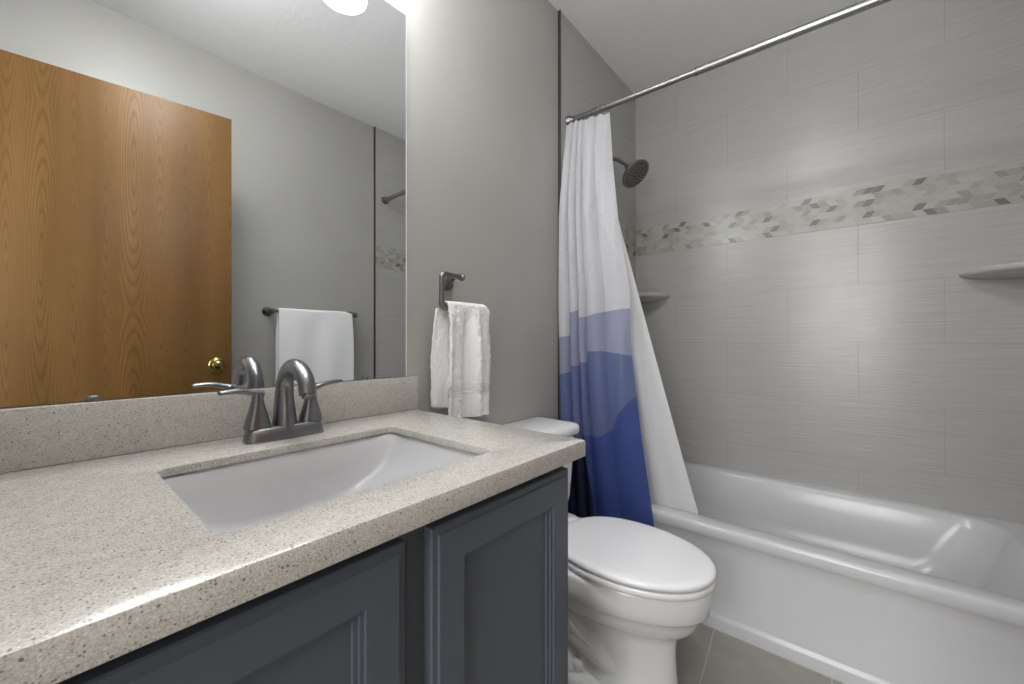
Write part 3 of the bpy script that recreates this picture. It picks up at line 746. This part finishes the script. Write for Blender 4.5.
def lid(d, z): return rrect(TCX-0.224+d, TCX+0.226-d, -0.208+d, -0.006, 0.034-d*0.5, z, 8)
loft(bm, [lid(0.008, 0.680), lid(0.003, 0.682), lid(0.0, 0.689), lid(0.0, 0.703), lid(0.003, 0.712), lid(0.010, 0.718), lid(0.024, 0.721), lid(0.05, 0.7215)])
obj('tank_lid', bm, M['porcelain'], toi, smooth=50)
obj('flush_lever', tube(bmesh.new(), [(TCX-0.15, -0.193, 0.645), (TCX-0.15, -0.208, 0.645), (TCX-0.145, -0.212, 0.645), (TCX-0.08, -0.214, 0.640)], [0.008, 0.008, 0.007, 0.005], 12), M['chrome'], toi)

# ------------------------------------------------------------ vanity light above the mirror
VX = (0.077, 0.327, 0.577)
vl = thing('vanity_light', 'bar light with frosted glass shades above the mirror, one shade reflected', 'wall light', (0.327, 0, 2.15))
obj('backplate', B(0.02, 0.634, -0.022, -0.0005, 2.155, 2.235, bev=0.008, seg=3), M['gunmetal'], vl)
for x in VX:
    obj('arm', tube(bmesh.new(), catmull([(x, -0.020, 2.195), (x, -0.075, 2.205), (x, -0.118, 2.200), (x, -0.130, 2.180), (x, -0.130, 2.160)], 5), 0.007, 12), M['gunmetal'], vl)
    obj('shade_cap', lathe(bmesh.new(), [(0, 0.030), (0.018, 0.030), (0.024, 0.022), (0.026, 0.0), (0, 0.0)], (x, -0.130, 2.148), (0, 0, 1), 28), M['gunmetal'], vl)
    obj('shade', lathe(bmesh.new(), [(0.0, 0.004), (0.050, 0.006), (0.060, 0.0), (0.063, 0.0), (0.062, 0.012), (0.052, 0.055), (0.040, 0.090), (0.028, 0.117), (0.0, 0.1175)], (x, -0.130, 2.028), (0, 0, 1), 40), M['lamp'], vl)

cl = thing('ceiling_fill_light', 'added round flush fill light with white diffuser, out of view above the vanity front', 'added ceiling light', (0.31, -0.77, H))  # added lamp, out of view, to even out the room's brightness
obj('diffuser', lathe(bmesh.new(), [(0, 0.0), (0.165, 0.0), (0.165, 0.030), (0.150, 0.046), (0.11, 0.058), (0.05, 0.064), (0, 0.065)], (0.31, -0.77, H-0.012), (0, 0, -1), 56), M['ceiling_fill'], cl)
obj('base_ring', lathe(bmesh.new(), [(0, 0.0), (0.178, 0.0), (0.180, 0.004), (0.176, 0.0115), (0, 0.0115)], (0.31, -0.77, H-0.0003), (0, 0, -1), 56), M['white_paint'], cl)

# ------------------------------------------------------------ towel bar with bath towel on the far wall (seen in the mirror)
YB = -1.445
tbar = thing('towel_bar', 'dark metal towel bar on the opposite wall, seen in the mirror', 'towel bar', (1.08, YF, 1.20))
obj('bar', tube(bmesh.new(), [(0.842, YB, 1.200), (1.330, YB, 1.200)], 0.0075, 16), M['gunmetal'], tbar)
for x in (0.845, 1.327):
    obj('post', lathe(bmesh.new(), [(0, 0), (0.026, 0), (0.027, 0.004), (0.023, 0.010), (0.013, 0.020), (0.011, 0.050), (0.014, 0.064), (0.0165, 0.074), (0.0150, 0.086), (0.010, 0.092), (0, 0.093)], (x, YF, 1.200), (0, 1, 0), 28), M['gunmetal'], tbar)
t_ = towel('bath_towel', 0.874, 1.302, YB, 1.203, 0.70, 0.62, 0.013, M['towel_smooth'], 0.010, thick=0.006, dirn=1, seed=3, nb=1.3, flare=0.012)
tag(t_, 'wide white bath towel on the towel bar, reflected behind the faucet', 'towel')

# ------------------------------------------------------------ oak door (open, behind the camera, seen in the mirror)
ang = math.atan2(-1.202+1.293, 0.589+0.077)
L_ = 0.700
hx_, hy_ = 0.590-L_*cos(ang), -1.202-L_*sin(ang)
dr = bpy.data.objects.new('oak_door', None); C.objects.link(dr); dr.location = (hx_, hy_, 0); dr.rotation_euler = (0, 0, ang)
tag(dr, 'golden oak veneer door standing open, reflected in the mirror', 'door')
def dobj(n, bm, m_, par=dr, **k): return obj(n, bm, m_, par, loc=(0, 0, 0), **k)
slab = dobj('door_slab', B(0, L_, -0.035, 0, 0.010, 2.060, bev=0.0015), M['oak'])
kx, kz = L_-0.054, 0.926
bm = lathe(bmesh.new(), [(0, 0), (0.031, 0), (0.032, 0.003), (0.027, 0.007), (0.013, 0.010), (0.011, 0.022), (0.016, 0.028), (0.023, 0.036), (0.025, 0.044), (0.022, 0.052), (0.013, 0.058), (0, 0.059)], (kx, 0.0, kz), (0, 1, 0), 32)
dobj('door_knob', bm, M['brass'])
bm = lathe(bmesh.new(), [(0, 0), (0.031, 0), (0.032, 0.003), (0.027, 0.007), (0.013, 0.010), (0.011, 0.022), (0.016, 0.028), (0.023, 0.036), (0.025, 0.044), (0.022, 0.052), (0.013, 0.058), (0, 0.059)], (kx, -0.035, kz), (0, -1, 0), 32)
dobj('door_knob', bm, M['brass'])
for z in (0.25, 1.05, 1.82):
    dobj('hinge', tube(bmesh.new(), [(-0.006, 0.004, z-0.045), (-0.006, 0.004, z+0.045)], 0.006, 12), M['brass'])
